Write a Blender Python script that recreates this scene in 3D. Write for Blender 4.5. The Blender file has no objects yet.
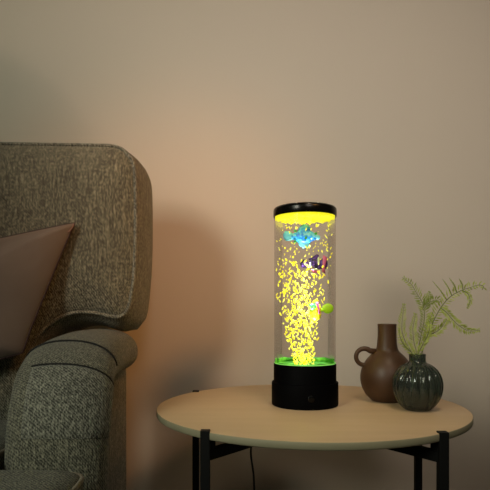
import bpy, bmesh, math, random
from mathutils import Vector, Matrix, noise
random.seed(7)
C = bpy.context.scene.collection
PI = math.pi
F = 533.0      # focal length in pixels of the 490 px frame
HY = 310.0     # height of the horizon in the photograph
CZ = 0.673     # eye height

# ------------------------------------------------------------------ camera
cam_d = bpy.data.cameras.new('camera'); cam = bpy.data.objects.new('camera', cam_d); C.objects.link(cam)
cam.location = (0, 0, CZ); cam.rotation_euler = (PI/2, 0, 0)
cam_d.sensor_width = 36; cam_d.lens = F/490*36; cam_d.shift_y = (HY-245)/490
cam_d.clip_start = 0.01
bpy.context.scene.camera = cam

# ------------------------------------------------------------------ world, lights, exposure
w = bpy.data.worlds.new('world'); bpy.context.scene.world = w; w.use_nodes = True
w.node_tree.nodes['Background'].inputs[0].default_value = (0.75, 0.80, 0.62, 1)
w.node_tree.nodes['Background'].inputs[1].default_value = 0.07

def light(name, kind, loc, target, energy, col, **kw):
    d = bpy.data.lights.new(name, kind); d.energy = energy; d.color = col
    for k, v in kw.items(): setattr(d, k, v)
    o = bpy.data.objects.new(name, d); C.objects.link(o); o.location = loc
    o.rotation_euler = (Vector(target)-Vector(loc)).to_track_quat('-Z', 'Y').to_euler()
    return o
light('ceiling_spotlight', 'SPOT', (0.45, -1.0, 1.95), (0.36, 1.40, 1.12), 88, (1.0, 0.89, 0.79), spot_size=math.radians(42), spot_blend=1.0, shadow_soft_size=0.38)
light('table_fill_spot', 'SPOT', (0.30, 0.35, 1.95), (0.13, 0.93, 0.5), 21, (1.0, 0.80, 0.56), spot_size=math.radians(32), spot_blend=1.0, shadow_soft_size=0.09)  # unseen spot added to brighten the tabletop
light('beige_spotlight', 'SPOT', (-1.2, -0.9, 1.5), (0.14, 1.40, 1.14), 44, (1.0, 0.84, 0.73), spot_size=math.radians(50), spot_blend=1.0, shadow_soft_size=0.2)
light('window_light', 'AREA', (-1.5, -0.9, 1.7), (-0.35, 1.1, 0.85), 4.2, (0.90, 1.0, 0.80), shape='RECTANGLE', size=0.9, size_y=1.0, spread=math.radians(62))
light('globe_shadow_spot', 'SPOT', (-1.2, -0.9, 1.5), (-0.44, 1.40, 1.42), 17, (1.0, 0.80, 0.64), spot_size=math.radians(34), spot_blend=1.0, shadow_soft_size=0.022)  # added narrow spot that throws the unseen globe's shadow on the wall
light('amber_spotlight', 'SPOT', (0.70, 0.02, 1.70), (-0.27, 1.36, 0.77), 54.0, (1.0, 0.45, 0.13), spot_size=math.radians(32), spot_blend=1.0, shadow_soft_size=0.14)

vs = bpy.context.scene.view_settings
vs.view_transform = 'Standard'; vs.look = 'None'; vs.exposure = 0.0; vs.gamma = 1; vs.use_curve_mapping = False

# ------------------------------------------------------------------ helpers
def P(px, py, d): return Vector(((px-245)/F*d, d, CZ-(py-HY)/F*d))

def tag(o, label=None, cat=None, group=None, kind=None):
    if label: o['label'] = label
    if cat: o['category'] = cat
    if group: o['group'] = group
    if kind: o['kind'] = kind
    return o

def thing(name, label, cat, loc=(0, 0, 0), group=None):
    o = bpy.data.objects.new(name, None); C.objects.link(o); o.location = loc; o.empty_display_size = 0.02
    return tag(o, label, cat, group)

def obj(name, bm, m, parent=None, smooth=True, origin=None):
    """link a bmesh given in world coordinates as one mesh"""
    org = Vector(origin) if origin is not None else Vector((0, 0, 0))
    pw = Vector((0, 0, 0)); p = parent
    while p is not None: pw += p.location; p = p.parent
    bmesh.ops.recalc_face_normals(bm, faces=bm.faces[:])
    base = org if origin is not None else pw
    bmesh.ops.translate(bm, verts=bm.verts[:], vec=-base)
    me = bpy.data.meshes.new(name); bm.to_mesh(me); bm.free()
    if smooth:
        for f in me.polygons: f.use_smooth = True
    o = bpy.data.objects.new(name, me); C.objects.link(o)
    for mm in (m if isinstance(m, (list, tuple)) else [m]): me.materials.append(mm)
    if parent: o.parent = parent
    o.location = base - pw
    return o

def sharp(o, deg=35):
    me = o.data
    bm = bmesh.new(); bm.from_mesh(me)
    for e in bm.edges:
        if len(e.link_faces) == 2 and e.calc_face_angle(0) > math.radians(deg): e.smooth = False
    bm.to_mesh(me); bm.free()
    return o

def add_box(bm, x0, x1, y0, y1, z0, z1, bev=0.0, mi=0):
    b2 = bmesh.new()
    bmesh.ops.create_cube(b2, size=1)
    for v in b2.verts:
        v.co = Vector(((x0+x1)/2+v.co.x*(x1-x0), (y0+y1)/2+v.co.y*(y1-y0), (z0+z1)/2+v.co.z*(z1-z0)))
    if bev: bmesh.ops.bevel(b2, geom=b2.edges[:], offset=bev, segments=2, affect='EDGES', profile=0.6)
    merge(bm, b2, mi)

def merge(bm, b2, mi=0):
    vm = {v: bm.verts.new(v.co) for v in b2.verts}
    for f in b2.faces:
        try:
            nf = bm.faces.new([vm[v] for v in f.verts]); nf.material_index = mi
        except ValueError: pass
    b2.free()

def add_lathe(bm, prof, c=(0, 0, 0), n=64, mod=None, cap0=True, cap1=True):
    rings = []
    for (r, z) in prof:
        ring = []
        for i in range(n):
            a = 2*PI*i/n
            rr = r*(mod(a, r, z) if mod else 1)
            ring.append(bm.verts.new((c[0]+rr*math.cos(a), c[1]+rr*math.sin(a), c[2]+z)))
        rings.append(ring)
    for A, B in zip(rings, rings[1:]):
        for i in range(n):
            bm.faces.new((A[i], A[(i+1) % n], B[(i+1) % n], B[i]))
    if cap0: bm.faces.new(rings[0][::-1])
    if cap1: bm.faces.new(rings[-1])
    return rings

def add_tube(bm, pts, rad, n=8, closed=False, caps=True):
    pts = [Vector(p) for p in pts]; N = len(pts); rings = []
    up = Vector((0.31, 0.17, 0.93)).normalized(); prev = None
    for i, p in enumerate(pts):
        if closed: t = pts[(i+1) % N]-pts[i-1]
        else: t = pts[min(i+1, N-1)]-pts[max(i-1, 0)]
        t.normalize()
        if prev is None:
            u = t.cross(up)
            if u.length < 1e-3: u = t.cross(Vector((1, 0, 0)))
        else:
            u = prev - t*prev.dot(t)
        u.normalize(); prev = u; v = t.cross(u)
        r = rad(i/(N-1)) if callable(rad) else rad
        rings.append([bm.verts.new(p+(u*math.cos(2*PI*k/n)+v*math.sin(2*PI*k/n))*r) for k in range(n)])
    for i in range(N if closed else N-1):
        A, B = rings[i], rings[(i+1) % N]
        off = 0
        if closed and i == N-1:
            off = min(range(n), key=lambda o: sum((A[k].co-B[(k+o) % n].co).length for k in range(n)))
        for k in range(n):
            bm.faces.new((A[k], A[(k+1) % n], B[(k+1+off) % n], B[(k+off) % n]))
    if caps and not closed:
        bm.faces.new(rings[0][::-1]); bm.faces.new(rings[-1])

def smooth_path(pts, sub=6, closed=False):
    pts = [Vector(p) for p in pts]; N = len(pts); out = []
    rng = N if closed else N-1
    for i in range(rng):
        if closed: p0, p1, p2, p3 = pts[i-1], pts[i], pts[(i+1) % N], pts[(i+2) % N]
        else: p0, p1, p2, p3 = pts[max(i-1, 0)], pts[i], pts[i+1], pts[min(i+2, N-1)]
        for s in range(sub):
            t = s/sub
            out.append(0.5*((2*p1)+(p2-p0)*t+(2*p0-5*p1+4*p2-p3)*t*t+(3*p1-p0-3*p2+p3)*t**3))
    if not closed: out.append(pts[-1])
    return out

def resample(pts, n, closed=True):
    P_ = pts+[pts[0]] if closed else pts
    L = [0]
    for a, b in zip(P_, P_[1:]): L.append(L[-1]+(b-a).length)
    out = []; j = 0
    m = n if closed else n-1
    for i in range(n):
        s = L[-1]*i/m
        while j < len(L)-2 and L[j+1] < s: j += 1
        t = (s-L[j])/max(L[j+1]-L[j], 1e-9)
        out.append(P_[j].lerp(P_[j+1], min(t, 1)))
    return out

# ------------------------------------------------------------------ materials
def mat(name, base=(0.5, 0.5, 0.5), rough=0.5, metal=0.0, **inp):
    m = bpy.data.materials.new(name); m.use_nodes = True
    b = m.node_tree.nodes['Principled BSDF']
    b.inputs['Base Color'].default_value = (*base, 1); b.inputs['Roughness'].default_value = rough
    b.inputs['Metallic'].default_value = metal
    for k, v in inp.items():
        b.inputs[k.replace('_', ' ')].default_value = v
    return m

def nd(m, t, **kw):
    n = m.node_tree.nodes.new(t)
    for k, v in kw.items(): setattr(n, k, v)
    return n

def coords(m, scale=(1, 1, 1), rot=(0, 0, 0)):
    tc = nd(m, 'ShaderNodeTexCoord'); mp = nd(m, 'ShaderNodeMapping')
    mp.inputs['Scale'].default_value = scale; mp.inputs['Rotation'].default_value = rot
    m.node_tree.links.new(tc.outputs['Object'], mp.inputs['Vector'])
    return mp.outputs['Vector']

def noise_tex(m, vec, scale, detail=3, rough=0.5):
    n = nd(m, 'ShaderNodeTexNoise'); n.inputs['Scale'].default_value = scale
    n.inputs['Detail'].default_value = detail; n.inputs['Roughness'].default_value = rough
    m.node_tree.links.new(vec, n.inputs['Vector']); return n.outputs['Fac']

def ramp(m, fac, stops):
    r = nd(m, 'ShaderNodeValToRGB'); e = r.color_ramp.elements
    while len(e) < len(stops): e.new(0.5)
    for el, (p, c) in zip(e, stops): el.position = p; el.color = (*c, 1)
    m.node_tree.links.new(fac, r.inputs['Fac']); return r.outputs['Color']

def bump(m, h, strength, dist=0.002):
    b = nd(m, 'ShaderNodeBump'); b.inputs['Strength'].default_value = strength; b.inputs['Distance'].default_value = dist
    m.node_tree.links.new(h, b.inputs['Height'])
    m.node_tree.links.new(b.outputs['Normal'], m.node_tree.nodes['Principled BSDF'].inputs['Normal'])

def setcol(m, c): m.node_tree.links.new(c, m.node_tree.nodes['Principled BSDF'].inputs['Base Color'])

def mixc(m, fac, a, b, mode='MIX'):
    n = nd(m, 'ShaderNodeMix', data_type='RGBA', blend_type=mode)
    L = m.node_tree.links
    for s, v in ((n.inputs['Factor'], fac), (n.inputs['A'], a), (n.inputs['B'], b)):
        if hasattr(v, 'is_output'): L.new(v, s)
        elif isinstance(v, (int, float)): s.default_value = v
        else: s.default_value = (*v, 1)
    return n.outputs['Result']

M = {}
m = M['wall'] = mat('wall_paint', (0.55, 0.47, 0.38), 0.85)
v = coords(m)
setcol(m, ramp(m, noise_tex(m, v, 1.3, 3), [(0.3, (0.555, 0.46, 0.378)), (0.7, (0.575, 0.478, 0.39))]))
bump(m, noise_tex(m, v, 140, 2), 0.08, 0.001)

m = M['floor'] = mat('oak_boards', (0.3, 0.2, 0.12), 0.45)
v = coords(m)
br = nd(m, 'ShaderNodeTexBrick'); br.inputs['Scale'].default_value = 1.0; br.inputs['Brick Width'].default_value = 1.4
br.inputs['Row Height'].default_value = 0.14; br.inputs['Mortar Size'].default_value = 0.002
br.inputs['Color1'].default_value = (0.22, 0.13, 0.07, 1); br.inputs['Color2'].default_value = (0.28, 0.17, 0.09, 1)
br.inputs['Mortar'].default_value = (0.05, 0.03, 0.02, 1)
m.node_tree.links.new(v, br.inputs['Vector'])
v2 = coords(m, (2, 40, 2))
setcol(m, mixc(m, 0.35, br.outputs['Color'], ramp(m, noise_tex(m, v2, 3, 4), [(0.3, (0.16, 0.09, 0.05)), (0.7, (0.34, 0.22, 0.12))])))
M['white_paint'] = mat('white_trim_paint', (0.62, 0.58, 0.5), 0.5)

def tweed(name, dark, mid, light, sc=1.0, rotz=0):
    m = mat(name, mid, 0.92)
    m.node_tree.nodes['Principled BSDF'].inputs['Sheen Weight'].default_value = 0.15
    va = coords(m, (430*sc, 430*sc, 200*sc)); vb = coords(m, (300*sc, 300*sc, 24*sc)); vc = coords(m, (9, 9, 5))
    fleck = noise_tex(m, va, 1.0, 2, 0.6); slub = noise_tex(m, vb, 1.0, 3, 0.65); big = noise_tex(m, vc, 1.0, 2)
    wv = nd(m, 'ShaderNodeTexWave', wave_type='BANDS', bands_direction='DIAGONAL', wave_profile='TRI')
    wv.inputs['Scale'].default_value = 120*sc; wv.inputs['Distortion'].default_value = 2.5; wv.inputs['Detail'].default_value = 1
    wv.inputs['Detail Scale'].default_value = 3
    tc = nd(m, 'ShaderNodeTexCoord'); m.node_tree.links.new(tc.outputs['Object'], wv.inputs['Vector'])
    c1 = ramp(m, fleck, [(0.43, dark), (0.51, mid), (0.59, light)])
    c2 = ramp(m, slub, [(0.38, dark), (0.52, mid), (0.66, light)])
    c = mixc(m, 0.40, c1, c2)
    c = mixc(m, 0.30, c, ramp(m, wv.outputs['Fac'], [(0.2, dark), (0.8, light)]))
    c = mixc(m, 0.25, c, ramp(m, big, [(0.35, dark), (0.65, mid)]))
    setcol(m, c)
    a = nd(m, 'ShaderNodeMath', operation='ADD')
    m.node_tree.links.new(fleck, a.inputs[0]); m.node_tree.links.new(slub, a.inputs[1])
    bump(m, a.outputs[0], 0.9, 0.003)
    return m
M['tweed'] = tweed('grey_green_tweed', (0.006, 0.006, 0.005), (0.062, 0.060, 0.044), (0.52, 0.48, 0.34))
M['tweed_light'] = tweed('light_ribbed_tweed', (0.010, 0.010, 0.008), (0.085, 0.085, 0.065), (0.60, 0.57, 0.45), 0.9)
M['piping'] = tweed('dark_piping', (0.018, 0.02, 0.018), (0.05, 0.052, 0.045), (0.15, 0.145, 0.12), 1.5)
M['tan_piping'] = tweed('tan_piping', (0.10, 0.075, 0.05), (0.32, 0.25, 0.17), (0.6, 0.5, 0.36), 1.5)
M['seam'] = mat('seam_thread', (0.012, 0.012, 0.012), 0.9)

m = M['velvet'] = mat('taupe_velvet', (0.17, 0.10, 0.08), 0.85, Sheen_Weight=0.35, Sheen_Roughness=0.4)
m.node_tree.nodes['Principled BSDF'].inputs['Sheen Tint'].default_value = (0.8, 0.6, 0.5, 1)
v = coords(m)
setcol(m, ramp(m, noise_tex(m, v, 7, 3), [(0.3, (0.165, 0.122, 0.100)), (0.7, (0.21, 0.155, 0.125))]))
bump(m, noise_tex(m, v, 9, 3), 0.35, 0.02)
M['burgundy'] = mat('burgundy_piping', (0.035, 0.012, 0.012), 0.7)
M['zip'] = mat('dusty_pink_cord', (0.28, 0.15, 0.11), 0.7)

def wood(name, a, b, rough):
    m = mat(name, a, rough)
    v = coords(m, (1.2, 10, 10)); n1 = noise_tex(m, v, 3.0, 5, 0.6); n2 = noise_tex(m, coords(m), 9, 3)
    c = ramp(m, n1, [(0.3, a), (0.7, b)])
    setcol(m, mixc(m, 0.3, c, ramp(m, n2, [(0.3, a), (0.7, b)])))
    bump(m, n1, 0.06, 0.001)
    return m
M['table_wood'] = wood('pale_veneer', (0.58, 0.40, 0.235), (0.66, 0.46, 0.28), 0.5)
M['table_edge'] = wood('grey_green_edge', (0.26, 0.235, 0.15), (0.32, 0.29, 0.19), 0.6)
M['black_metal'] = mat('black_powder_coat', (0.005, 0.005, 0.005), 0.6, Specular_IOR_Level=0.2)
M['black_plastic'] = mat('black_plastic', (0.0012, 0.0012, 0.0016), 0.6, Specular_IOR_Level=0.04)
M['black_gloss'] = mat('glossy_black_plastic', (0.0015, 0.0015, 0.0015), 0.22, Specular_IOR_Level=0.2)
M['cable'] = mat('black_cable', (0.006, 0.006, 0.006), 0.5)

m = M['brown_clay'] = mat('matt_brown_ceramic', (0.08, 0.035, 0.015), 0.45, Specular_IOR_Level=0.35)
v = coords(m)
setcol(m, ramp(m, noise_tex(m, v, 30, 4), [(0.3, (0.056, 0.026, 0.012)), (0.7, (0.075, 0.035, 0.017))]))
bump(m, noise_tex(m, v, 220, 2), 0.08, 0.0006)
M['green_glass'] = mat('smoky_green_glass', (0.30, 0.34, 0.29), 0.03, Transmission_Weight=0.93, IOR=1.47)
m = M['green_glass']
tr = nd(m, 'ShaderNodeVolumeAbsorption'); tr.inputs['Color'].default_value = (0.45, 0.56, 0.46, 1); tr.inputs['Density'].default_value = 420
m.node_tree.links.new(tr.outputs[0], m.node_tree.nodes['Material Output'].inputs['Volume'])
M['water'] = mat('vase_water', (0.9, 1.0, 0.9), 0.0, Transmission_Weight=1.0, IOR=1.33)

def leafmat(name, a, b):
    m = mat(name, a, 0.55)
    v = coords(m)
    c = ramp(m, noise_tex(m, v, 60, 2), [(0.35, a), (0.65, b)]); setcol(m, c)
    out = m.node_tree.nodes['Material Output']; p = m.node_tree.nodes['Principled BSDF']
    t = nd(m, 'ShaderNodeBsdfTranslucent'); mx = nd(m, 'ShaderNodeMixShader'); mx.inputs[0].default_value = 0.3
    m.node_tree.links.new(c, t.inputs['Color'])
    m.node_tree.links.new(p.outputs[0], mx.inputs[1]); m.node_tree.links.new(t.outputs[0], mx.inputs[2])
    m.node_tree.links.new(mx.outputs[0], out.inputs['Surface'])
    return m
M['leaf'] = leafmat('fern_green', (0.36, 0.42, 0.06), (0.58, 0.64, 0.16))
M['leaf_dark'] = leafmat('fern_deep_green', (0.24, 0.30, 0.045), (0.42, 0.48, 0.11))
M['stem'] = mat('stem_green', (0.17, 0.20, 0.05), 0.6)

def emis(name, col, strength, pattern=None):
    m = bpy.data.materials.new(name); m.use_nodes = True
    b = m.node_tree.nodes['Principled BSDF']
    b.inputs['Base Color'].default_value = (*[c*0.5 for c in col], 1)
    b.inputs['Emission Color'].default_value = (*col, 1); b.inputs['Emission Strength'].default_value = strength
    if pattern:
        a, c2, sc = pattern
        c = ramp(m, noise_tex(m, coords(m), sc, 3, 0.6), [(0.40, a), (0.5, col), (0.62, c2)])
        m.node_tree.links.new(c, b.inputs['Emission Color'])
    return m
M['yellow_glow'] = emis('yellow_led_diffuser', (1.0, 0.93, 0.02), 1.0)
M['bubble'] = emis('glow_painted_bubbles', (1.0, 0.95, 0.03), 1.0, ((1.0, 0.80, 0.0), (1.0, 0.97, 0.20), 90))  # LED light on the bubbles is put in as their own emission
M['green_glow'] = emis('green_floor_and_reflection', (0.05, 0.32, 0.012), 0.5, ((0.0, 0.05, 0.0), (0.30, 0.95, 0.06), 55))
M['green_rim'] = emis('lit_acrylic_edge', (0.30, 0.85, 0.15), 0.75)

# clear acrylic: thin wall that lets light straight through, a little grey, with a sheen at the edges
m = M['acrylic'] = bpy.data.materials.new('clear_acrylic'); m.use_nodes = True
nt = m.node_tree; nt.nodes.remove(nt.nodes['Principled BSDF'])
t = nd(m, 'ShaderNodeBsdfTransparent'); t.inputs[0].default_value = (0.93, 0.925, 0.93, 1)
g = nd(m, 'ShaderNodeBsdfGlossy'); g.inputs['Roughness'].default_value = 0.06
lw = nd(m, 'ShaderNodeLayerWeight'); lw.inputs[0].default_value = 0.25
ml = nd(m, 'ShaderNodeMath', operation='MULTIPLY'); ml.inputs[1].default_value = 0.35
mx = nd(m, 'ShaderNodeMixShader')
nt.links.new(lw.outputs['Fresnel'], ml.inputs[0]); nt.links.new(ml.outputs[0], mx.inputs[0])
nt.links.new(t.outputs[0], mx.inputs[1]); nt.links.new(g.outputs[0], mx.inputs[2])
nt.links.new(mx.outputs[0], nt.nodes['Material Output'].inputs['Surface'])

def plastic(name, a, b, c, sc=120):
    m = mat(name, a, 0.4)
    setcol(m, ramp(m, noise_tex(m, coords(m), sc, 2, 0.6), [(0.40, a), (0.52, b), (0.66, c)]))
    return m
M['fish_blue'] = plastic('sky_blue_fish_paint', (0.02, 0.24, 0.95), (0.06, 0.50, 1.0), (0.25, 0.8, 1.0), 140)
M['fish_pale'] = mat('pale_aqua_fin', (0.22, 0.80, 1.0), 0.4)
M['fish_green_spot'] = mat('green_fin_tip', (0.05, 0.35, 0.04), 0.4)
M['fish_purple'] = plastic('violet_fish_paint', (0.015, 0.01, 0.04), (0.07, 0.02, 0.20), (0.17, 0.08, 0.42), 200)
M['fish_white'] = mat('white_fish_band', (0.75, 0.85, 0.5), 0.4)
M['fish_pink'] = mat('pink_fish_fin', (0.65, 0.14, 0.30), 0.4)
M['fish_yellow'] = mat('yellow_fish_paint', (0.95, 0.85, 0.02), 0.4)
M['fish_lime'] = mat('lime_fish_tail', (0.55, 1.0, 0.02), 0.4)
M['fish_lime_dark'] = mat('green_fish_head', (0.05, 0.65, 0.10), 0.4)
M['paper'] = mat('blocker_paper', (0.7, 0.66, 0.56), 0.9)
bump(M['paper'], noise_tex(M['paper'], coords(M['paper'], (1, 1, 1)), 60, 2), 0.1)

# ------------------------------------------------------------------ setting
WY = 1.40
def box_obj(name, dims, m, kind=None, bev=0.0, parent=None):
    bm = bmesh.new(); add_box(bm, *dims, bev=bev)
    o = obj(name, bm, m, parent, smooth=False)
    if kind: o['kind'] = kind
    return o
box_obj('floor', (-3.0, 3.0, -2.2, WY+0.1, -0.1, 0.0), M['floor'], 'structure')
box_obj('wall_back', (-3.0, 3.0, WY, WY+0.1, 0.0, 2.7), M['wall'], 'structure')
bm = bmesh.new(); add_box(bm, -3.0, 3.0, WY-0.014, WY, 0.0, 0.09, bev=0.003)
o = obj('baseboard_back', bm, M['white_paint'], smooth=False); o['kind'] = 'structure'

# ------------------------------------------------------------------ armchair
SX = -0.66      # centre line of the armchair
chair = thing('armchair', 'grey-green tweed armchair with piped back and rounded padded arms against the wall', 'armchair', (SX, 0.95, 0))

# back: a padded box cut to follow the photographed outline, symmetrical about the centre line
def outline_front():
    right = [(100, 146), (115, 147), (124, 151), (131, 159), (134.5, 171), (135.3, 200), (135.2, 235), (134, 270), (131.5, 293),
             (128, 308), (122, 315.5), (113, 316.5), (100, 313), (85, 311.5), (72, 312.5), (58, 318), (46, 327), (36, 338), (30, 352), (27, 372), (25, 420)]
    d = 1.045
    pts = [P(x, y, d) for x, y in right]
    for p in pts: p.y = 0
    top = Vector((SX, 0, pts[0].z+0.006)); mid = [top.lerp(pts[0], t) for t in (0.33, 0.66)]
    R = [top]+mid+pts+[Vector((SX+0.2, 0, 0.44)), Vector((SX, 0, 0.44))]
    L = [Vector((2*SX-p.x, 0, p.z)) for p in R[1:-1]][::-1]
    return R+L
out = resample(smooth_path(outline_front(), 4, True), 220)
def ring_norm(pts):
    n = len(pts); res = []
    for i in range(n):
        t = (pts[(i+1) % n]-pts[i-1]).normalized()
        res.append(Vector((-t.z, 0, t.x)))
    c = sum(pts, Vector())/n
    s = sum((pts[i]-c).dot(res[i]) for i in range(n))
    if s < 0: res = [-r for r in res]
    return res
nrm = ring_norm(out)
cen = Vector((SX, 0, 0.72))
bm = bmesh.new(); rings = []
FD = 1.045
for s in (0.06, 0.2, 0.35, 0.5, 0.63, 0.74, 0.83, 0.9, 0.95, 0.985):      # padded front face
    y = FD-0.028*(1-s**4)**0.8
    rings.append([bm.verts.new(Vector((min(max(p.x, SX-0.29), SX+0.29), 0, 0.855)).lerp(p, s)+Vector((0, y, 0))) for p in out])
for dn, y in ((0.0, FD), (0.005, FD+0.012), (0.010, FD+0.035), (0.014, FD+0.07), (0.015, FD+0.11), (0.011, FD+0.15), (0.0, FD+0.18), (-0.012, FD+0.20), (-0.03, FD+0.21)):
    ring = []
    for p, n_ in zip(out, nrm):
        k = 0.75+1.5*max(0.0, min(1.0, (0.74-p.z)/0.08))*max(0.0, n_.z*-1)
        ring.append(bm.verts.new(p+n_*dn*k+Vector((0, y, 0))))
    rings.append(ring)
N = len(out)
for A, B in zip(rings, rings[1:]):
    for i in range(N): bm.faces.new((A[i], A[(i+1) % N], B[(i+1) % N], B[i]))
bm.faces.new(rings[0]); bm.faces.new(rings[-1][::-1])
back = obj('backrest', bm, M['tweed'], chair)
pp = [p+Vector((0, FD-0.002, 0))+n_*0.001 for p, n_ in zip(out, nrm)]
bm = bmesh.new(); add_tube(bm, pp, 0.0034, 8, closed=True)
obj('piping', bm, M['tweed_light'], back)

# arm: a thick padded roll that runs forward from the back and folds down at the front
def make_arm(sign):
    cx0 = -0.279 if sign > 0 else 2*SX+0.279; cx = cx0
    path = [(1.115, .634), (1.07, .635), (1.0, .634), (.93, .631), (.88, .626), (.84, .615), (.805, .596), (.778, .568), (.760, .53), (.750, .48), (.746, .42), (.745, .3), (.745, .09)]
    pts = smooth_path([Vector((0, a, b)) for a, b in path], 5)
    n = 40; bm = bmesh.new(); rings = []
    HW, T = 0.0745, 0.046
    sh = lambda y: -0.017*sign*min(1, max(0, (y-0.77)/0.25))
    SE = 2/2.25
    for i, p in enumerate(pts):
        t = (pts[min(i+1, len(pts)-1)]-pts[max(i-1, 0)]).normalized()
        nn = Vector((0, t.z, -t.y))     # pointing up / outwards
        if nn.z < 0 or (abs(nn.z) < 0.05 and nn.y > 0): nn = -nn
        ring = []
        f = i/(len(pts)-1)
        ends = 1.0
        if i == 0: ends = 0.6
        elif i == 1: ends = 0.93
        for k in range(n):
            a = 2*PI*k/n
            ca, sa = math.cos(a), math.sin(a)
            e = SE
            x = HW*math.copysign(abs(ca)**e, ca); h = T*math.copysign(abs(sa)**e, sa)
            wob = 1+0.02*noise.noise(Vector((x*18, p.y*14, p.z*14+a)))
            ring.append(bm.verts.new(Vector((cx+sh(p.y)+x*ends*wob*sign, p.y, p.z))+nn*(-T+h*ends*wob)))
        rings.append(ring)
    for A, B in zip(rings, rings[1:]):
        for k in range(n): bm.faces.new((A[k], A[(k+1) % n], B[(k+1) % n], B[k]))
    bm.faces.new(rings[0]); bm.faces.new(rings[-1])
    arm = obj('arm', bm, M['tweed'], chair)
    def on_arm(i, a, off):
        p = pts[i]; t = (pts[i+1]-pts[i-1]).normalized(); nn = Vector((0, t.z, -t.y))
        if nn.z < 0 or (abs(nn.z) < 0.05 and nn.y > 0): nn = -nn
        ca, sa = math.cos(a), math.sin(a)
        x = (HW+off)*math.copysign(abs(ca)**SE, ca); h = (T+off)*math.copysign(abs(sa)**SE, sa)
        return Vector((cx+sh(p.y)+x*sign, p.y, p.z))+nn*(-T+h)
    near = lambda y: min(range(1, len(pts)-1), key=lambda i: abs(pts[i].y-y))
    i1 = near(0.862); i2 = near(0.800); i3 = min(range(len(pts)), key=lambda i: abs(pts[i].z-0.492))
    bm = bmesh.new(); add_tube(bm, [on_arm(i1, PI*(0.02+0.96*k/24), 0.0012) for k in range(25)], 0.0016, 6)
    obj('seam', bm, M['seam'], arm)
    # stitched cover patch over the front of the roll
    def cover(off, i, k):
        a0 = -0.02; a1 = 0.66
        e = 0.0 if (0 < k < 20 and i2 < i < i3) else -0.0035
        return on_arm(i, PI*(a0+(a1-a0)*k/20), off+e)
    bm = bmesh.new(); g = [[bm.verts.new(cover(0.0042, i, k)) for k in range(21)] for i in range(i2, i3+1)]
    for A, B in zip(g, g[1:]):
        for k in range(20): bm.faces.new((A[k], A[k+1], B[k+1], B[k]))
    obj('arm_cover', bm, M['tweed_light'], arm)['label'] = 'lighter ribbed patch over the front of the arm'
    bm = bmesh.new(); add_tube(bm, [on_arm(i2, PI*(-0.02+0.68*k/20), 0.0015) for k in range(21)], 0.0016, 6)
    obj('seam', bm, M['seam'], arm)
    bm = bmesh.new()
    x0, x1 = (cx-0.060, cx+0.020) if sign > 0 else (cx-0.020, cx+0.060)
    add_box(bm, x0, x1, 0.79, 1.175, 0.09, 0.57, bev=0.012)
    obj('side_panel', bm, M['tweed'], chair)
make_arm(1); make_arm(-1)

# T-shaped seat cushion whose ears wrap round the front of the arms
xi = -0.362
tp = [(-0.205, 0.545), (-0.200, 0.62), (-0.203, 0.685), (-0.225, 0.692), (-0.30, 0.692), (xi, 0.70), (xi, 0.80), (xi, 1.0)]
R = [Vector((SX, 0.535, 0))]+[Vector((a, b, 0)) for a, b in tp]+[Vector((SX, 1.0, 0))]
T_ = R+[Vector((2*SX-p.x, p.y, 0)) for p in R[1:-1]][::-1]
outT = resample(T_, 200)
# soften the corners
for _ in range(3): outT = [(outT[i-1]+outT[i]*2+outT[(i+1) % 200])/4 for i in range(200)]
nT = []
for i in range(200):
    t = (outT[(i+1) % 200]-outT[i-1]).normalized(); nT.append(Vector((t.y, -t.x, 0)))
if sum((outT[i]-Vector((SX, .78, 0))).dot(nT[i]) for i in range(200)) < 0: nT = [-q for q in nT]
bm = bmesh.new(); lay = []
ZT = 0.468
for ins, z in ((-0.035, 0.300), (-0.006, 0.305), (0.0, 0.320), (0.004, 0.38), (0.0, ZT-0.012), (-0.002, ZT-0.006), (-0.010, ZT-0.001), (-0.020, ZT+0.003), (-0.03, ZT+0.005)):
    lay.append([bm.verts.new(p+q*ins+Vector((0, 0, z))) for p, q in zip(outT, nT)])
for A, B in zip(lay, lay[1:]):
    for i in range(200): bm.faces.new((A[i], A[(i+1) % 200], B[(i+1) % 200], B[i]))
bmesh.ops.triangulate(bm, faces=[bm.faces.new(lay[-1]), bm.faces.new(lay[0][::-1])])
seat = obj('seat_cushion', bm, M['tweed'], chair)
bm = bmesh.new(); add_tube(bm, [p+q*-0.001+Vector((0, 0, ZT-0.007)) for p, q in zip(outT, nT)], 0.003, 8, closed=True)
obj('piping', bm, M['tan_piping'], seat)['label'] = 'tan piping round the seat cushion'
bm = bmesh.new(); add_box(bm, 2*SX+0.345, -0.345, 0.60, 1.235, 0.09, 0.298, bev=0.01)
obj('seat_base', bm, M['tweed'], chair)
for sx in (-0.26, 2*SX+0.26):
    for y in (0.79, 1.19):
        bm = bmesh.new(); add_lathe(bm, [(0.014, 0), (0.016, 0.004), (0.024, 0.088), (0.024, 0.095)], (sx, y, 0), 20)
        sharp(obj('leg', bm, M['black_metal'], chair))

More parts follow.
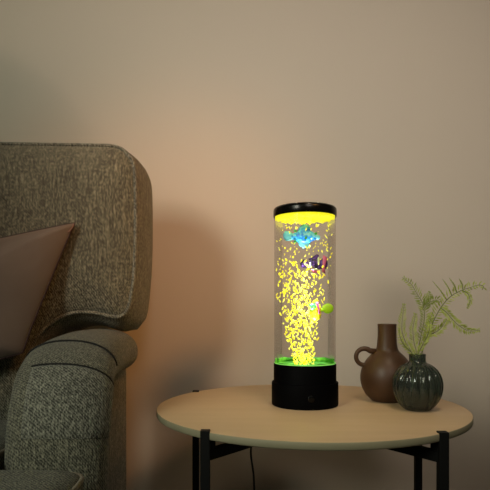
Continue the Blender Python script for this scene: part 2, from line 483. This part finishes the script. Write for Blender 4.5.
# ------------------------------------------------------------------ cushion on the seat
def pil_pt(px, py):
    d = 0.955+(425-py)/202*0.05
    return P(px, py, d)
corners = [(75, 223), (62, 252), (51, 279), (40, 306), (30, 331), (22.5, 353), (0, 359), (-40, 371), (-90, 392), (-150, 424), (-212, 430), (-204, 380), (-188, 320), (-172, 262), (-120, 256), (-60, 247), (0, 238.5), (40, 230)]
poly = [pil_pt(*c) for c in corners]
op = resample(poly, 160)
pc = sum(op, Vector())/160
nv = (pil_pt(75, 223)-pil_pt(0, 421)).cross(pil_pt(-172, 262)-pil_pt(0, 421)).normalized()
if nv.y > 0: nv = -nv
bm = bmesh.new()
def pil_ring(s, side): 
    r = []
    for i, p in enumerate(op):
        th = (0.062 if side > 0 else 0.034)*(1-s**2.6)**0.75*side
        wr = 0.008*noise.noise(Vector((p.x*14, p.z*14, s*3)))*(1-s)
        q = pc.lerp(p, s)+nv*(th+wr*side)
        r.append(bm.verts.new(q))
    return r
S = [0.05, .15, .27, .4, .52, .63, .73, .82, .89, .94, .975, .993]
fr = [pil_ring(s, 1) for s in S]; edge = [bm.verts.new(p) for p in op]; bk = [pil_ring(s, -1) for s in S[::-1]]
allr = fr+[edge]+bk
for A, B in zip(allr, allr[1:]):
    for i in range(160): bm.faces.new((A[i], A[(i+1) % 160], B[(i+1) % 160], B[i]))
bm.faces.new(allr[0]); bm.faces.new(allr[-1][::-1])
pil = thing('throw_cushion', 'taupe pink velvet throw cushion leaning against the back of the armchair', 'cushion', tuple(pil_pt(-90, 425)))
cov = obj('cover', bm, M['velvet'], pil)
bm = bmesh.new(); add_tube(bm, op, 0.0018, 6, closed=True)
obj('seam', bm, M['burgundy'], pil)['label'] = 'dark burgundy edge seam'
fold = [pil_pt(67.5, 229)+nv*0.006, pil_pt(69.5, 233)+nv*0.006, pil_pt(74, 225)+nv*0.003]
bm = bmesh.new(); add_tube(bm, smooth_path(fold+[pil_pt(66, 227)+nv*0.005], 4), 0.0011, 6)
obj('corner_fold', bm, M['zip'], pil)['label'] = 'pinched pink fold at the corner'

# ------------------------------------------------------------------ added globe beyond the left edge of the view, blocks light for curved shadow
lamp = thing('shadow_globe', 'added round globe on a pole, out of view, casting the curved wall shadow', 'shadow blocker', (-1.06, 0.135, 0))
def globe(r):
    pr = []
    for k in range(49):
        a = -PI/2+PI*(0.06+0.88*k/48)
        pr.append((r*math.cos(a)*(1+0.012*math.cos(k*PI)), 1.205+r*math.sin(a)))
    return pr
bm = bmesh.new(); add_lathe(bm, globe(0.252), (-1.06, .135, 0), 48, cap0=False, cap1=False)
obj('blocker_globe', bm, M['paper'], lamp)
bm = bmesh.new(); add_tube(bm, [(-1.06, .135, 0.02), (-1.06, .135, 0.6), (-1.06, .135, 1.2)], 0.009, 12); obj('pole', bm, M['black_metal'], lamp)
bm = bmesh.new(); add_lathe(bm, [(0.13, 0), (0.13, 0.012), (0.12, 0.018), (0.012, 0.022)], (-1.06, .135, 0), 48); sharp(obj('base', bm, M['black_metal'], lamp))

# ------------------------------------------------------------------ side table
TX, TY, TR, TZ, TH = 0.1170, 0.970, 0.2745, 0.500, 0.0115
table = thing('side_table', 'round side table with pale wood top and black legs', 'side table', (TX, TY, 0))
bm = bmesh.new()
add_lathe(bm, [(TR-0.0025, TZ-TH), (TR-0.0008, TZ-TH+0.0008), (TR, TZ-TH+0.0025), (TR, TZ-0.0015), (TR-0.0006, TZ-0.0004), (TR-0.0015, TZ)], (TX, TY, 0), 160)
for f in bm.faces:
    f.material_index = 0 if f.calc_center_median().z > TZ-0.0008 else 1
sharp(obj('tabletop', bm, [M['table_wood'], M['table_edge']], table), 50)
angs = [math.radians(a) for a in (28.5, 144, 230.6, 306)]
for a in angs:
    lx, ly = TX+math.cos(a)*(TR-0.001), TY+math.sin(a)*(TR-0.001)
    bm = bmesh.new(); add_box(bm, lx-0.0068, lx+0.0068, ly-0.0068, ly+0.0068, 0.0, TZ+0.0022, bev=0.0009)
    leg = obj('leg', bm, M['black_metal'], table, smooth=False)
    # bracket that fills the gap between the leg and the underside
    bm = bmesh.new()
    def bar(r0, r1, z0, z1, w_):
        b2 = bmesh.new(); bmesh.ops.create_cube(b2, size=1)
        for v_ in b2.verts: v_.co = Vector((v_.co.x*(r1-r0)+(r0+r1)/2, v_.co.y*w_, v_.co.z*(z1-z0)+(z0+z1)/2))
        bmesh.ops.bevel(b2, geom=b2.edges[:], offset=0.0007, segments=1, affect='EDGES')
        bmesh.ops.rotate(b2, verts=b2.verts[:], cent=(0, 0, 0), matrix=Matrix.Rotation(a, 3, 'Z'))
        bmesh.ops.translate(b2, verts=b2.verts[:], vec=(TX, TY, 0))
        return b2
    merge(bm, bar(TR-0.018, TR-0.004, TZ-TH-0.0145, TZ-TH, 0.010))
    obj('bracket', bm, M['black_metal'], leg, smooth=False)
    bm = bmesh.new(); merge(bm, bar(0.006, TR-0.004, 0.4585, 0.4740, 0.011))
    obj('brace', bm, M['black_metal'], table, smooth=False)

def ellips0(c, rx, ry, rz):
    b2 = bmesh.new(); bmesh.ops.create_icosphere(b2, subdivisions=2, radius=1)
    for v_ in b2.verts: v_.co = Vector((v_.co.x*rx, v_.co.y*ry, v_.co.z*rz))+Vector(c)
    return b2

# ------------------------------------------------------------------ bubble lamp
LX, LY = 0.1095, 0.975
aq = thing('bubble_lamp', 'tall clear tube bubble lamp with black base and cap, glowing yellow, on the round table', 'lamp', (LX, LY, TZ))
c0 = (LX, LY, TZ)
bm = bmesh.new()
add_lathe(bm, [(0.0575, 0.0), (0.0600, 0.0012), (0.0606, 0.004), (0.0606, 0.0405), (0.0600, 0.0425), (0.0572, 0.0432), (0.0568, 0.0445), (0.0568, 0.0745), (0.0562, 0.0758), (0.0548, 0.0758), (0.0548, 0.071), (0.02, 0.069)], c0, 96)
base = sharp(obj('base', bm, M['black_plastic'], aq), 30)
bm = bmesh.new()   # round push button on the front of the base
add_lathe(bm, [(0.0062, 0), (0.0062, 0.0008), (0.0054, 0.0014), (0.002, 0.0012)], (0, 0, 0), 28)
bmesh.ops.rotate(bm, verts=bm.verts[:], cent=(0, 0, 0), matrix=Matrix.Rotation(PI/2, 3, 'X'))
bmesh.ops.translate(bm, verts=bm.verts[:], vec=(LX+0.004, LY-0.0603, TZ+0.020))
obj('button', bm, M['black_gloss'], base)
bm = bmesh.new(); add_lathe(bm, [(0.0005, 0.0725), (0.03, 0.0725), (0.0545, 0.0735), (0.0545, 0.0748), (0.0005, 0.0755)], c0, 64)
obj('light_floor', bm, M['green_glow'], aq)['label'] = 'green glowing floor of the tube'
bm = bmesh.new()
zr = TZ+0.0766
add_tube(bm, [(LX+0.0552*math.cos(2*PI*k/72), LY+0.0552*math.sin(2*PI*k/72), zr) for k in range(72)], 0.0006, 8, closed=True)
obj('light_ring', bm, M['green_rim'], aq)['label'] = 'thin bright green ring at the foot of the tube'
bm = bmesh.new(); q0 = None      # green reflection at the back of the tube, built as a glowing band
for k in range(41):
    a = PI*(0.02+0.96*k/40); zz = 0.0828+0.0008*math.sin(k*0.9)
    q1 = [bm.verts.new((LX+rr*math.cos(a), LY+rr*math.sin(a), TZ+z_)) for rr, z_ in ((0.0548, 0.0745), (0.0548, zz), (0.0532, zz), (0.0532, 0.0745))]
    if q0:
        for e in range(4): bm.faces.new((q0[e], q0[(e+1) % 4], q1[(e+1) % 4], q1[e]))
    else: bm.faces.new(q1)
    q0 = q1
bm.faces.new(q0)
obj('reflection_band', bm, M['green_glow'], aq)['label'] = 'green reflection behind the foot of the tube, built as a glowing band'
bm = bmesh.new()
add_lathe(bm, [(0.0560, 0.074), (0.0560, 0.350)], c0, 96, cap0=False, cap1=False)
obj('tube', bm, M['acrylic'], aq)['label'] = 'clear acrylic tube'
bm = bmesh.new()
add_lathe(bm, [(0.0552, 0.3425), (0.0572, 0.3425), (0.0576, 0.3435), (0.0576, 0.3540), (0.0570, 0.3565), (0.0550, 0.3588), (0.0515, 0.3602), (0.047, 0.3605), (0.046, 0.3597), (0.002, 0.3597)], c0, 96, cap0=False)
cap = sharp(obj('cap', bm, M['black_gloss'], aq), 40)
for dpx in (-22, -11.5, 9.5, 20.5):  # small pale specks set along the front of the cap rim
    a = math.asin(dpx/31); bm = bmesh.new()
    merge(bm, ellips0((LX+0.0546*math.sin(a), LY-0.0546*math.cos(a), TZ+0.3592), 0.0016, 0.0008, 0.0006))
    obj('speck', bm, M['white_paint'], cap)['label'] = 'small pale stud on the rim'
bm = bmesh.new()
# glowing diffuser under the cap, with a wavy lower lip of water and foam
n = 96
r_out = [bm.verts.new((LX+0.0545*math.cos(2*PI*i/n), LY+0.0545*math.sin(2*PI*i/n), TZ+0.345)) for i in range(n)]
r_low = []
for i in range(n):
    a = 2*PI*i/n; dz = 0.0035+0.0022*noise.noise(Vector((math.cos(a)*3, math.sin(a)*3, 1)))+0.0012*math.sin(a*17)+0.001*math.sin(a*29+1)
    r_low.append(bm.verts.new((LX+0.0540*math.cos(a), LY+0.0540*math.sin(a), TZ+0.343-max(dz, 0.0002))))
r_in = [bm.verts.new((LX+0.050*math.cos(2*PI*i/n), LY+0.050*math.sin(2*PI*i/n), TZ+0.3405)) for i in range(n)]
for A, B in ((r_out, r_low), (r_low, r_in)):
    for i in range(n): bm.faces.new((A[i], A[(i+1) % n], B[(i+1) % n], B[i]))
bm.faces.new(r_in); bm.faces.new(r_out)
obj('light_diffuser', bm, M['yellow_glow'], aq)['label'] = 'yellow glowing underside of the cap'

# foam and bubbles: flattened irregular flakes rising in the column
bm = bmesh.new()
def flake(x, y, z, sx, sz, rot):
    b2 = bmesh.new(); bmesh.ops.create_icosphere(b2, subdivisions=1, radius=1)
    for v_ in b2.verts:
        k = 1+random.uniform(-0.35, 0.35)
        q = Vector((v_.co.x*sx*k, v_.co.y*min(sx, sz)*0.8, v_.co.z*sz*k))
        q = Matrix.Rotation(rot, 3, 'Y') @ q
        v_.co = q+Vector((x, y, z))
    merge(bm, b2)
PXM = LY/F
zt = lambda py: CZ-(py-HY)*PXM
count = 0
def density(px, py):
    """how thickly the flakes stand at one height of the tube, by eye"""
    t = (362-py)/(362-222)      # 0 at the bottom, 1 at the top
    c = 303.5 - 4.0*math.sin(min(t, 1)*PI*0.75)
    hw = 13 + 12*min(1, t*2.4)
    q = abs(px-c)/hw
    core = max(0, 1-q**2.2)
    if t > 0.72: core = 0.20 if q < 1.45 else 0
    elif t > 0.55: core = core*(0.55)+0.08
    return core
tries = 0
while count < 820 and tries < 60000:
    tries += 1
    py = random.uniform(224, 366); px = random.uniform(276, 333)
    t = (362-py)/140
    if random.random() > density(px, py)*(1.0 if t > 0.3 else 1.25): continue
    x = (px-245)*PXM; hw_ = math.sqrt(max(0.0001, 0.051**2-min((x-LX)**2, 0.05**2)))
    y = LY+random.uniform(-hw_, hw_*0.9)*(0.75 if t > 0.2 else 0.45)
    if math.hypot(x-LX, y-LY) > 0.052: continue
    s = random.uniform(0.0008, 0.0015)*(1.0 if t < 0.75 else 0.8)
    el = random.choice((1.2, 1.8, 2.4, 3.0))
    if random.random() < 0.08: s *= 1.5
    z = CZ-(py-HY)/F*y
    x = (px-245)/F*y if math.hypot((px-245)/F*y-LX, y-LY) < 0.053 else x
    if z < TZ+0.0745: continue
    flake(x, y, z, s, s*el, random.uniform(-0.8, 0.8)); count += 1
for k in range(70):        # dense boil at the foot of the column
    a = random.uniform(0, 2*PI); r = 0.019*math.sqrt(random.random())
    flake(LX-0.003+r*math.cos(a), LY-0.012+0.6*r*math.sin(a), TZ+0.075+random.random()**1.5*0.02, random.uniform(.001, .0022), random.uniform(.001, .003), random.uniform(-1, 1))
for k, (px, py, s) in enumerate(((279.5, 274, .0032), (281, 276.5, .0024), (285, 248, .0019), (287.5, 251, .0017), (283, 292, .0022), (284, 296, .0018), (286, 263, .0018), (293, 257, .0018))):
    flake((px-245)/F*0.955, 0.955, CZ-(py-HY)/F*0.955, s, s, 0.3*k)
for k in range(60):        # froth hanging under the water surface
    a = random.uniform(0, 2*PI); r = 0.050*math.sqrt(random.random())
    flake(LX+r*math.cos(a), LY+r*math.sin(a), TZ+0.340-random.random()**2*0.012, random.uniform(.0008, .0018), random.uniform(.0008, .002), random.uniform(-1, 1))
tag(obj('bubbles', bm, M['bubble'], aq), 'bubbles with a painted-in yellow glow rising in the tube', kind='stuff')

# LEDs inside the lamp, in the cap and in the base: cones that stay within the tube
def led(z, z2, e, col, ang):
    light('lamp_led', 'SPOT', (LX, LY-0.048, z), (LX, LY+0.004, z2), e, col, spot_size=math.radians(ang), spot_blend=0.5, shadow_soft_size=0.012)
led(TZ+0.338, TZ+0.12, 22.0, (0.92, 0.98, 1.0), 21)
led(TZ+0.080, TZ+0.29, 8.0, (1.0, 1.0, 0.9), 21)

# power cable: leaves the back of the base, crosses the table edge and hangs behind the table
cab = [(LX, LY+0.0625, TZ+0.012), (LX-0.004, LY+0.085, TZ+0.006), (LX-0.008, LY+0.13, TZ+0.0029), (LX-0.012, LY+0.2, TZ+0.0029), (LX-0.018, TY+TR-0.006, TZ+0.0030),
       (LX-0.022, TY+TR+0.005, TZ-0.003), (LX-0.035, TY+TR+0.009, TZ-0.03), (0.028, TY+TR+0.012, TZ-0.10), (0.014, TY+TR+0.012, TZ-0.155), (0.0205, TY+TR+0.010, TZ-0.22), (0.024, TY+TR+0.012, TZ-0.32), (0.03, TY+TR+0.02, 0.05), (0.06, TY+TR+0.03, 0.004), (0.25, TY+TR+0.04, 0.003)]
bm = bmesh.new(); add_tube(bm, smooth_path(cab, 8), 0.0025, 8)
obj('power_cable', bm, M['cable'], aq)

# ------------------------------------------------------------------ toy fish in the tube
def ellipsoid(c, rx, ry, rz, rot=0, sub=2):
    b2 = bmesh.new(); bmesh.ops.create_icosphere(b2, subdivisions=sub, radius=1)
    for v_ in b2.verts:
        q = Vector((v_.co.x*rx, v_.co.y*ry, v_.co.z*rz)); v_.co = Matrix.Rotation(rot, 3, 'Y') @ q+Vector(c)
    return b2
def fin(pts, c, th, scale=PXM):
    """a fin with thickness: outline in pixels around the fish centre, softly pointed edge"""
    b2 = bmesh.new(); n_ = len(pts)
    cx_ = sum(p[0] for p in pts)/n_; cy_ = sum(p[1] for p in pts)/n_
    o_ = [b2.verts.new(Vector((c[0]+p[0]*scale, c[1], c[2]-p[1]*scale))) for p in pts]
    for s in (-1, 1):
        i_ = [b2.verts.new(Vector((c[0]+(cx_+(p[0]-cx_)*0.6)*scale, c[1]+s*th, c[2]-(cy_+(p[1]-cy_)*0.6)*scale))) for p in pts]
        for k in range(n_): b2.faces.new((o_[k], o_[(k+1) % n_], i_[(k+1) % n_], i_[k]))
        b2.faces.new(i_)
    return b2
FS = 0.945/F
def fish(name, label, px, py, d, spec):
    c = P(px, py, d); s = d/F
    t_ = thing(name, label, 'toy fish', tuple(c))
    for nm, m_, shapes, lab in spec:
        bm = bmesh.new()
        for sh in shapes:
            if sh[0] == 'e':
                _, x, y, rx, ry, rz, dy = sh
                merge(bm, ellipsoid(c+Vector((x*s, dy*s, -y*s)), rx*s, ry*s, rz*s))
            else:
                merge(bm, fin(sh[1], c+Vector((0, sh[2]*s, 0)), 0.7*s, s))
        o_ = obj(nm, bm, m_, t_)
        if lab: o_['label'] = lab
    return t_
fish('toy_fish', 'sky blue toy fish near the top of the bubble lamp', 303, 236.5, 0.962, [
    ('body', M['fish_blue'], [('e', 1.5, 0, 11.5, 4, 7.2, 0), ('e', 9, .5, 6, 3, 3.8, 0), ('e', -7, 0, 5, 2.5, 4, 0)], None),
    ('tail', M['fish_pale'], [('f', [(-8, -1), (-13, -5), (-18, -5.5), (-20, -2), (-19.5, 2), (-17, 4.5), (-12, 4), (-8, 2)], 0)], 'pale aqua tail'),
    ('top_fin', M['fish_blue'], [('f', [(-6, -5), (-3, -10), (1, -12.5), (6, -11), (9, -6.5), (4, -4)], 0)], None),
    ('belly_fin', M['fish_pale'], [('f', [(-6, 5), (-4, 9), (0, 12), (4, 11), (8, 6), (2, 4)], 0)], 'pale aqua belly fin'),
    ('lips', M['fish_pale'], [('e', 14.5, 1, 3, 2, 2.6, 0)], 'pale aqua mouth'),
    ('spots', M['fish_green_spot'], [('e', -8, -5.5, 1.6, 1.2, 1.3, -1.5), ('e', 12.5, -2.5, 1.5, 1.2, 1.4, -2.8), ('e', -8, 5.5, 1.6, 1.2, 1.3, -1.5), ('e', 2.5, 2.0, 1.3, 1, 1.5, -4)], 'green spots'),
])
fish('toy_fish', 'small dark violet toy fish with pink fin, below the blue fish', 315.5, 264, 0.966, [
    ('body', M['fish_purple'], [('e', -1.5, -1, 5.5, 3, 5, 0), ('e', 8, 0, 4.5, 3, 6, 0), ('e', 3, 2, 5, 2.5, 3.5, 0)], None),
    ('tail', M['fish_purple'], [('f', [(-6, 0), (-9, -4), (-12.5, -4.5), (-15.5, -0.5), (-14, 3.5), (-10, 4.5), (-7, 3)], 0)], None),
    ('band', M['fish_white'], [('e', 2.8, -2.5, 1.3, 3.1, 4.6, -.6), ('e', -5.5, 1, 1.1, 2.6, 3.2, -.6), ('e', 0, 5.5, 2.6, 2, 1, -1)], 'pale yellow bands'),
    ('pink_fin', M['fish_pink'], [('f', [(7, -9), (11.5, -6), (10, -1), (8, 7), (9.5, 10), (6, 8), (6.5, -2)], -3), ('f', [(-5, 5), (-2, 9.5), (3, 9), (3, 6)], -1)], 'pink fins'),
    ('top_fin', M['fish_purple'], [('f', [(-8, -5), (-3, -7), (1, -10), (3.5, -9), (3, -4), (-3, -3)], 0)], None),
])
fish('toy_fish', 'yellow and lime toy fish with round green tail, lowest of the toy fish', 318, 310.5, 0.95, [
    ('body', M['fish_yellow'], [('e', -2.5, 3.5, 6.2, 3.5, 7, 0), ('e', -1, -1.5, 4.5, 3, 5, 0)], 'yellow body'),
    ('head', M['fish_lime_dark'], [('e', -5.5, -3.8, 3.8, 3, 3.6, -1)], 'green head'),
    ('tail', M['fish_lime'], [('e', 9.8, -2, 6.0, 1.6, 5.2, 0), ('e', 3, -.5, 3.5, 1.3, 1.8, 0)], 'round lime tail'),
    ('stripe', M['fish_pink'], [('f', [(-3, -8), (-0.5, -9), (1, -3), (2, 3), (0, 4), (-1, -2)], -3.6)], 'crimson stripe'),
])

# ------------------------------------------------------------------ brown vase
BX, BY = 0.2745, 1.03
vase = thing('brown_vase', 'matt brown ceramic bottle vase with round handle behind the glass vase', 'vase', (BX, BY, TZ))
prof = [(0.024, 0.0), (0.028, 0.0008), (0.0318, 0.004), (0.040, 0.012), (0.0465, 0.024), (0.0500, 0.036), (0.0507, 0.045), (0.0497, 0.055), (0.0462, 0.067), (0.040, 0.078), (0.0325, 0.087), (0.0255, 0.0935), (0.0218, 0.0975), (0.0212, 0.0990), (0.0204, 0.101), (0.0192, 0.108), (0.0182, 0.120), (0.0177, 0.132), (0.0178, 0.144), (0.0180, 0.1475), (0.0174, 0.1488), (0.0162, 0.1482), (0.0155, 0.144), (0.0155, 0.115), (0.018, 0.100), (0.03, 0.085), (0.04, 0.06), (0.03, 0.015), (0.002, 0.010)]
pv = smooth_path([Vector((r, z, 0)) for r, z in prof], 3)
bm = bmesh.new(); add_lathe(bm, [(p.x, p.y) for p in pv], (BX, BY, TZ), 72)
obj('body', bm, M['brown_clay'], vase)
bm = bmesh.new()
hc = Vector((BX-0.0440, BY, TZ+0.0853)); hp = []
for k in range(29):
    a = math.radians(48+ (318-48)*k/28)
    hp.append(hc+Vector((math.cos(a)*0.0158, 0, math.sin(a)*0.0158)))
hp = [Vector((BX-0.022, BY, TZ+0.0955))]+hp+[Vector((BX-0.030, BY, TZ+0.070))]
add_tube(bm, hp, lambda t: 0.0044+0.0012*abs(2*t-1)**3, 14)
obj('handle', bm, M['brown_clay'], vase)

vase.location = (142/F*1.015, 1.015, TZ); vase.scale = (0.985, 0.985, 0.985)

# ------------------------------------------------------------------ ribbed glass vase
GX, GY = 0.2995, 0.926
gv = thing('glass_vase', 'small round ribbed dark green glass vase holding fern sprigs', 'vase', (GX, GY, TZ))
outer = [(0.012, 0.0012), (0.018, 0.0), (0.0215, 0.0006), (0.028, 0.006), (0.0355, 0.016), (0.0410, 0.029), (0.0428, 0.042), (0.0412, 0.055), (0.0355, 0.0675), (0.0265, 0.0765), (0.0175, 0.0812), (0.0146, 0.0835), (0.0140, 0.0865), (0.0141, 0.0935), (0.0144, 0.0958), (0.0138, 0.0966)]
inner = [(0.0126, 0.0960), (0.0120, 0.0930), (0.0120, 0.0865), (0.0130, 0.0820), (0.0240, 0.0740), (0.0330, 0.0655), (0.0385, 0.054), (0.0400, 0.042), (0.0384, 0.030), (0.0335, 0.0185), (0.025, 0.0085), (0.012, 0.0045)]
NR = 16
def flute(depth):
    def f_(a, r, z):
        k = min(1, max(0, (z-0.002)/0.01))*min(1, max(0, (0.083-z)/0.012))
        return 1-depth*k*(1-abs(math.cos(a*NR/2)))**1.6*1.6
    return f_
def sm(pr, k=3):
    return [(p.x, p.y) for p in smooth_path([Vector((r, z, 0)) for r, z in pr], k)]
bm = bmesh.new()
A_ = add_lathe(bm, sm(outer), (GX, GY, TZ), 192, mod=flute(0.06), cap1=False)
B_ = add_lathe(bm, sm(inner), (GX, GY, TZ), 192, mod=flute(0.02), cap0=False, cap1=True)
for i in range(192): bm.faces.new((A_[-1][i], A_[-1][(i+1) % 192], B_[0][(i+1) % 192], B_[0][i]))
obj('body', bm, M['green_glass'], gv)
bm = bmesh.new()
wl = [(r-0.0004, z) for r, z in inner[::-1] if z <= 0.031]+[(0.0002, 0.0305)]
add_lathe(bm, [(0.002, 0.0049)]+wl, (GX, GY, TZ), 64)
obj('water', bm, M['water'], gv)

# ------------------------------------------------------------------ fern sprigs
def frond_geometry(bs, bl, pts, dvar, llen, nleaf, start=0.2, droop=0.0, side_bias=(1, 1), fwd=0.55, rad=0.0009):
    """pts: pixels and depth along a frond axis; fills stem bmesh bs and needle bmesh bl"""
    path = smooth_path([P(*p) for p in pts], 8)
    add_tube(bs, path, lambda t: rad*(1-0.65*t), 6)
    nleaf = int(nleaf*0.8); ax = resample(path, nleaf+1, closed=False)
    for i in range(nleaf):
        u = i/(nleaf-1)
        if u < start: continue
        p = ax[i]; t = (ax[i+1]-ax[max(i-1, 0)]).normalized()
        base_side = Vector((-t.z, 0, t.x)).normalized()
        s_u = (u-start)/(1-start)
        prof_ = math.sin(PI*min(1, 0.18+0.82*s_u))**0.7 if s_u < 0.999 else 0.2
        for sd in (-1, 1):
            L = llen*(0.35+0.75*prof_)*(side_bias[0] if sd > 0 else side_bias[1])*random.uniform(0.8, 1.12)
            if L < 0.0008: continue
            tw = random.uniform(-0.5, 0.5)
            dirv = (t*(fwd+random.uniform(-.12, .12))+base_side*sd*0.9+Vector((0, tw, -droop))).normalized()
            q = [p, p+dirv*L*0.5+t*L*0.03, p+dirv*L+t*L*0.16+Vector((0, 0, -0.08*L))]
            add_needle(bl, q, 0.00125*random.uniform(.8, 1.2))
            # fine side needles
            if L > 0.008 and random.random() < 0.35:
                for k in range(3):
                    f_ = 0.35+0.2*k; o_ = q[0].lerp(q[2], f_)
                    for s2 in (-1, 1):
                        dd = (dirv+base_side.cross(dirv)*0+t*s2*0.8+Vector((0, random.uniform(-.6, .6), 0))).normalized()
                        add_needle(bl, [o_, o_+dd*L*0.11, o_+dd*L*0.2], 0.00042)
def add_needle(bm, q, w_):
    a, b, c = q
    t = (c-a).normalized(); s = t.cross(Vector((0.2, 1, 0.1))).normalized()*w_; n_ = t.cross(s).normalized()*w_*0.45
    va = bm.verts.new(a); vc = bm.verts.new(c)
    ring = [bm.verts.new(b+s), bm.verts.new(b+n_), bm.verts.new(b-s), bm.verts.new(b-n_)]
    for k in range(4):
        bm.faces.new((va, ring[k], ring[(k+1) % 4])); bm.faces.new((vc, ring[(k+1) % 4], ring[k]))
def sprig(label, root, fronds, lm):
    t_ = thing('fern_sprig', label, 'greenery', tuple(root))
    bs, bl = bmesh.new(), bmesh.new()
    for f_ in fronds: frond_geometry(bs, bl, **f_)
    obj('stem', bs, M['stem'], t_); obj('leaves', bl, lm, t_, smooth=False)
foot = lambda k: (417+k*3, 393, 0.935)
m0 = lambda k: (416.8+k, 356, 0.935)
sprig('tall fern sprig arching right with a curled tip and a drooping side shoot', P(*foot(1)), [
    dict(pts=[foot(0.6), (420, 372, .935), (421.5, 355, .934), (427, 337, .932), (434, 320, .930), (442, 306, .928), (450, 297, .925), (460, 291, .922), (470, 287.5, .92), (479, 285, .918), (483.5, 286.5, .917), (482, 290, .917)],
         dvar=0, llen=0.0125, nleaf=62, start=0.36, side_bias=(1.25, .8), fwd=0.35, rad=0.0012),
    dict(pts=[(441, 308, .928), (447, 313, .925), (453, 320, .92), (461, 327, .915), (470, 331, .912), (480.5, 330, .91)], dvar=0, llen=0.0105, nleaf=34, start=0.0, side_bias=(1, .9), fwd=0.5),
    dict(pts=[(462, 290, .922), (468, 294, .915), (470, 301, .91), (467, 309, .908)], dvar=0, llen=0.006, nleaf=15, start=0.1),
    dict(pts=[(429, 334, .932), (434, 333, .925), (441, 328, .92), (447, 319, .917)], dvar=0, llen=0.010, nleaf=22, start=0.0, fwd=0.6),
    dict(pts=[(447, 300, .926), (440, 290, .925), (432.5, 281, .924)], dvar=0, llen=0.0022, nleaf=12, start=0.1, rad=0.0008),
    dict(pts=[(452, 295.5, .924), (448, 287, .922), (442.5, 279, .92)], dvar=0, llen=0.0024, nleaf=12, start=0.1, rad=0.0008),
    dict(pts=[(457, 292.5, .923), (454, 285, .92), (449, 277.5, .918)], dvar=0, llen=0.0024, nleaf=12, start=0.1, rad=0.0008),
    dict(pts=[(463, 289.5, .922), (462, 284, .92), (459, 278.5, .918)], dvar=0, llen=0.0022, nleaf=10, start=0.1, rad=0.0008),
    dict(pts=[(431, 330, .932), (430, 322, .937), (433, 312, .94)], dvar=0, llen=0.008, nleaf=14, start=0.1),
], M['leaf'])
sprig('bushy fern sprig leaning left at the top, behind the tall one', P(*foot(-.6)), [
    dict(pts=[foot(-.4), (415, 372, .937), (417.5, 354, .938), (421, 336, .94), (424.5, 318, .943), (423, 304, .945), (417, 294, .945), (411, 284, .944), (402, 277.5, .943)], dvar=0, llen=0.0115, nleaf=60, start=0.42, side_bias=(1, 1.15), fwd=0.55, rad=0.0011),
    dict(pts=[(423, 310, .944), (429, 303, .945), (436, 300, .947), (440, 303, .948)], dvar=0, llen=0.011, nleaf=18, start=0.0, side_bias=(1.2, .6), fwd=0.3),
    dict(pts=[(423.5, 306, .944), (428, 298, .95), (430, 291, .953)], dvar=0, llen=0.008, nleaf=12, start=0.1),
], M['leaf_dark'])
sprig('short fern sprig at the left of the glass vase mouth', P(*foot(-1.5)), [
    dict(pts=[foot(-1.2), (413, 372, .93), (412.5, 355, .93), (406, 343, .927), (402, 331, .925), (402.5, 318, .924), (404.5, 303, .924)], dvar=0, llen=0.0105, nleaf=44, start=0.4, fwd=0.75),
    dict(pts=[(411, 352, .929), (404, 345, .923), (400, 337, .92), (399, 328, .92)], dvar=0, llen=0.007, nleaf=16, start=0.1, fwd=0.7),
], M['leaf'])
sprig('short upright fern sprig in the middle of the glass vase', P(*foot(0)), [
    dict(pts=[foot(0), (417.5, 372, .928), (417, 355, .926), (414, 342, .923), (413, 328, .92), (416, 313, .918)], dvar=0, llen=0.0115, nleaf=44, start=0.42, fwd=0.85),
    dict(pts=[(418, 354, .926), (423, 344, .92), (428, 334, .915), (430, 324, .912)], dvar=0, llen=0.0095, nleaf=26, start=0.1, fwd=0.8),
], M['leaf'])
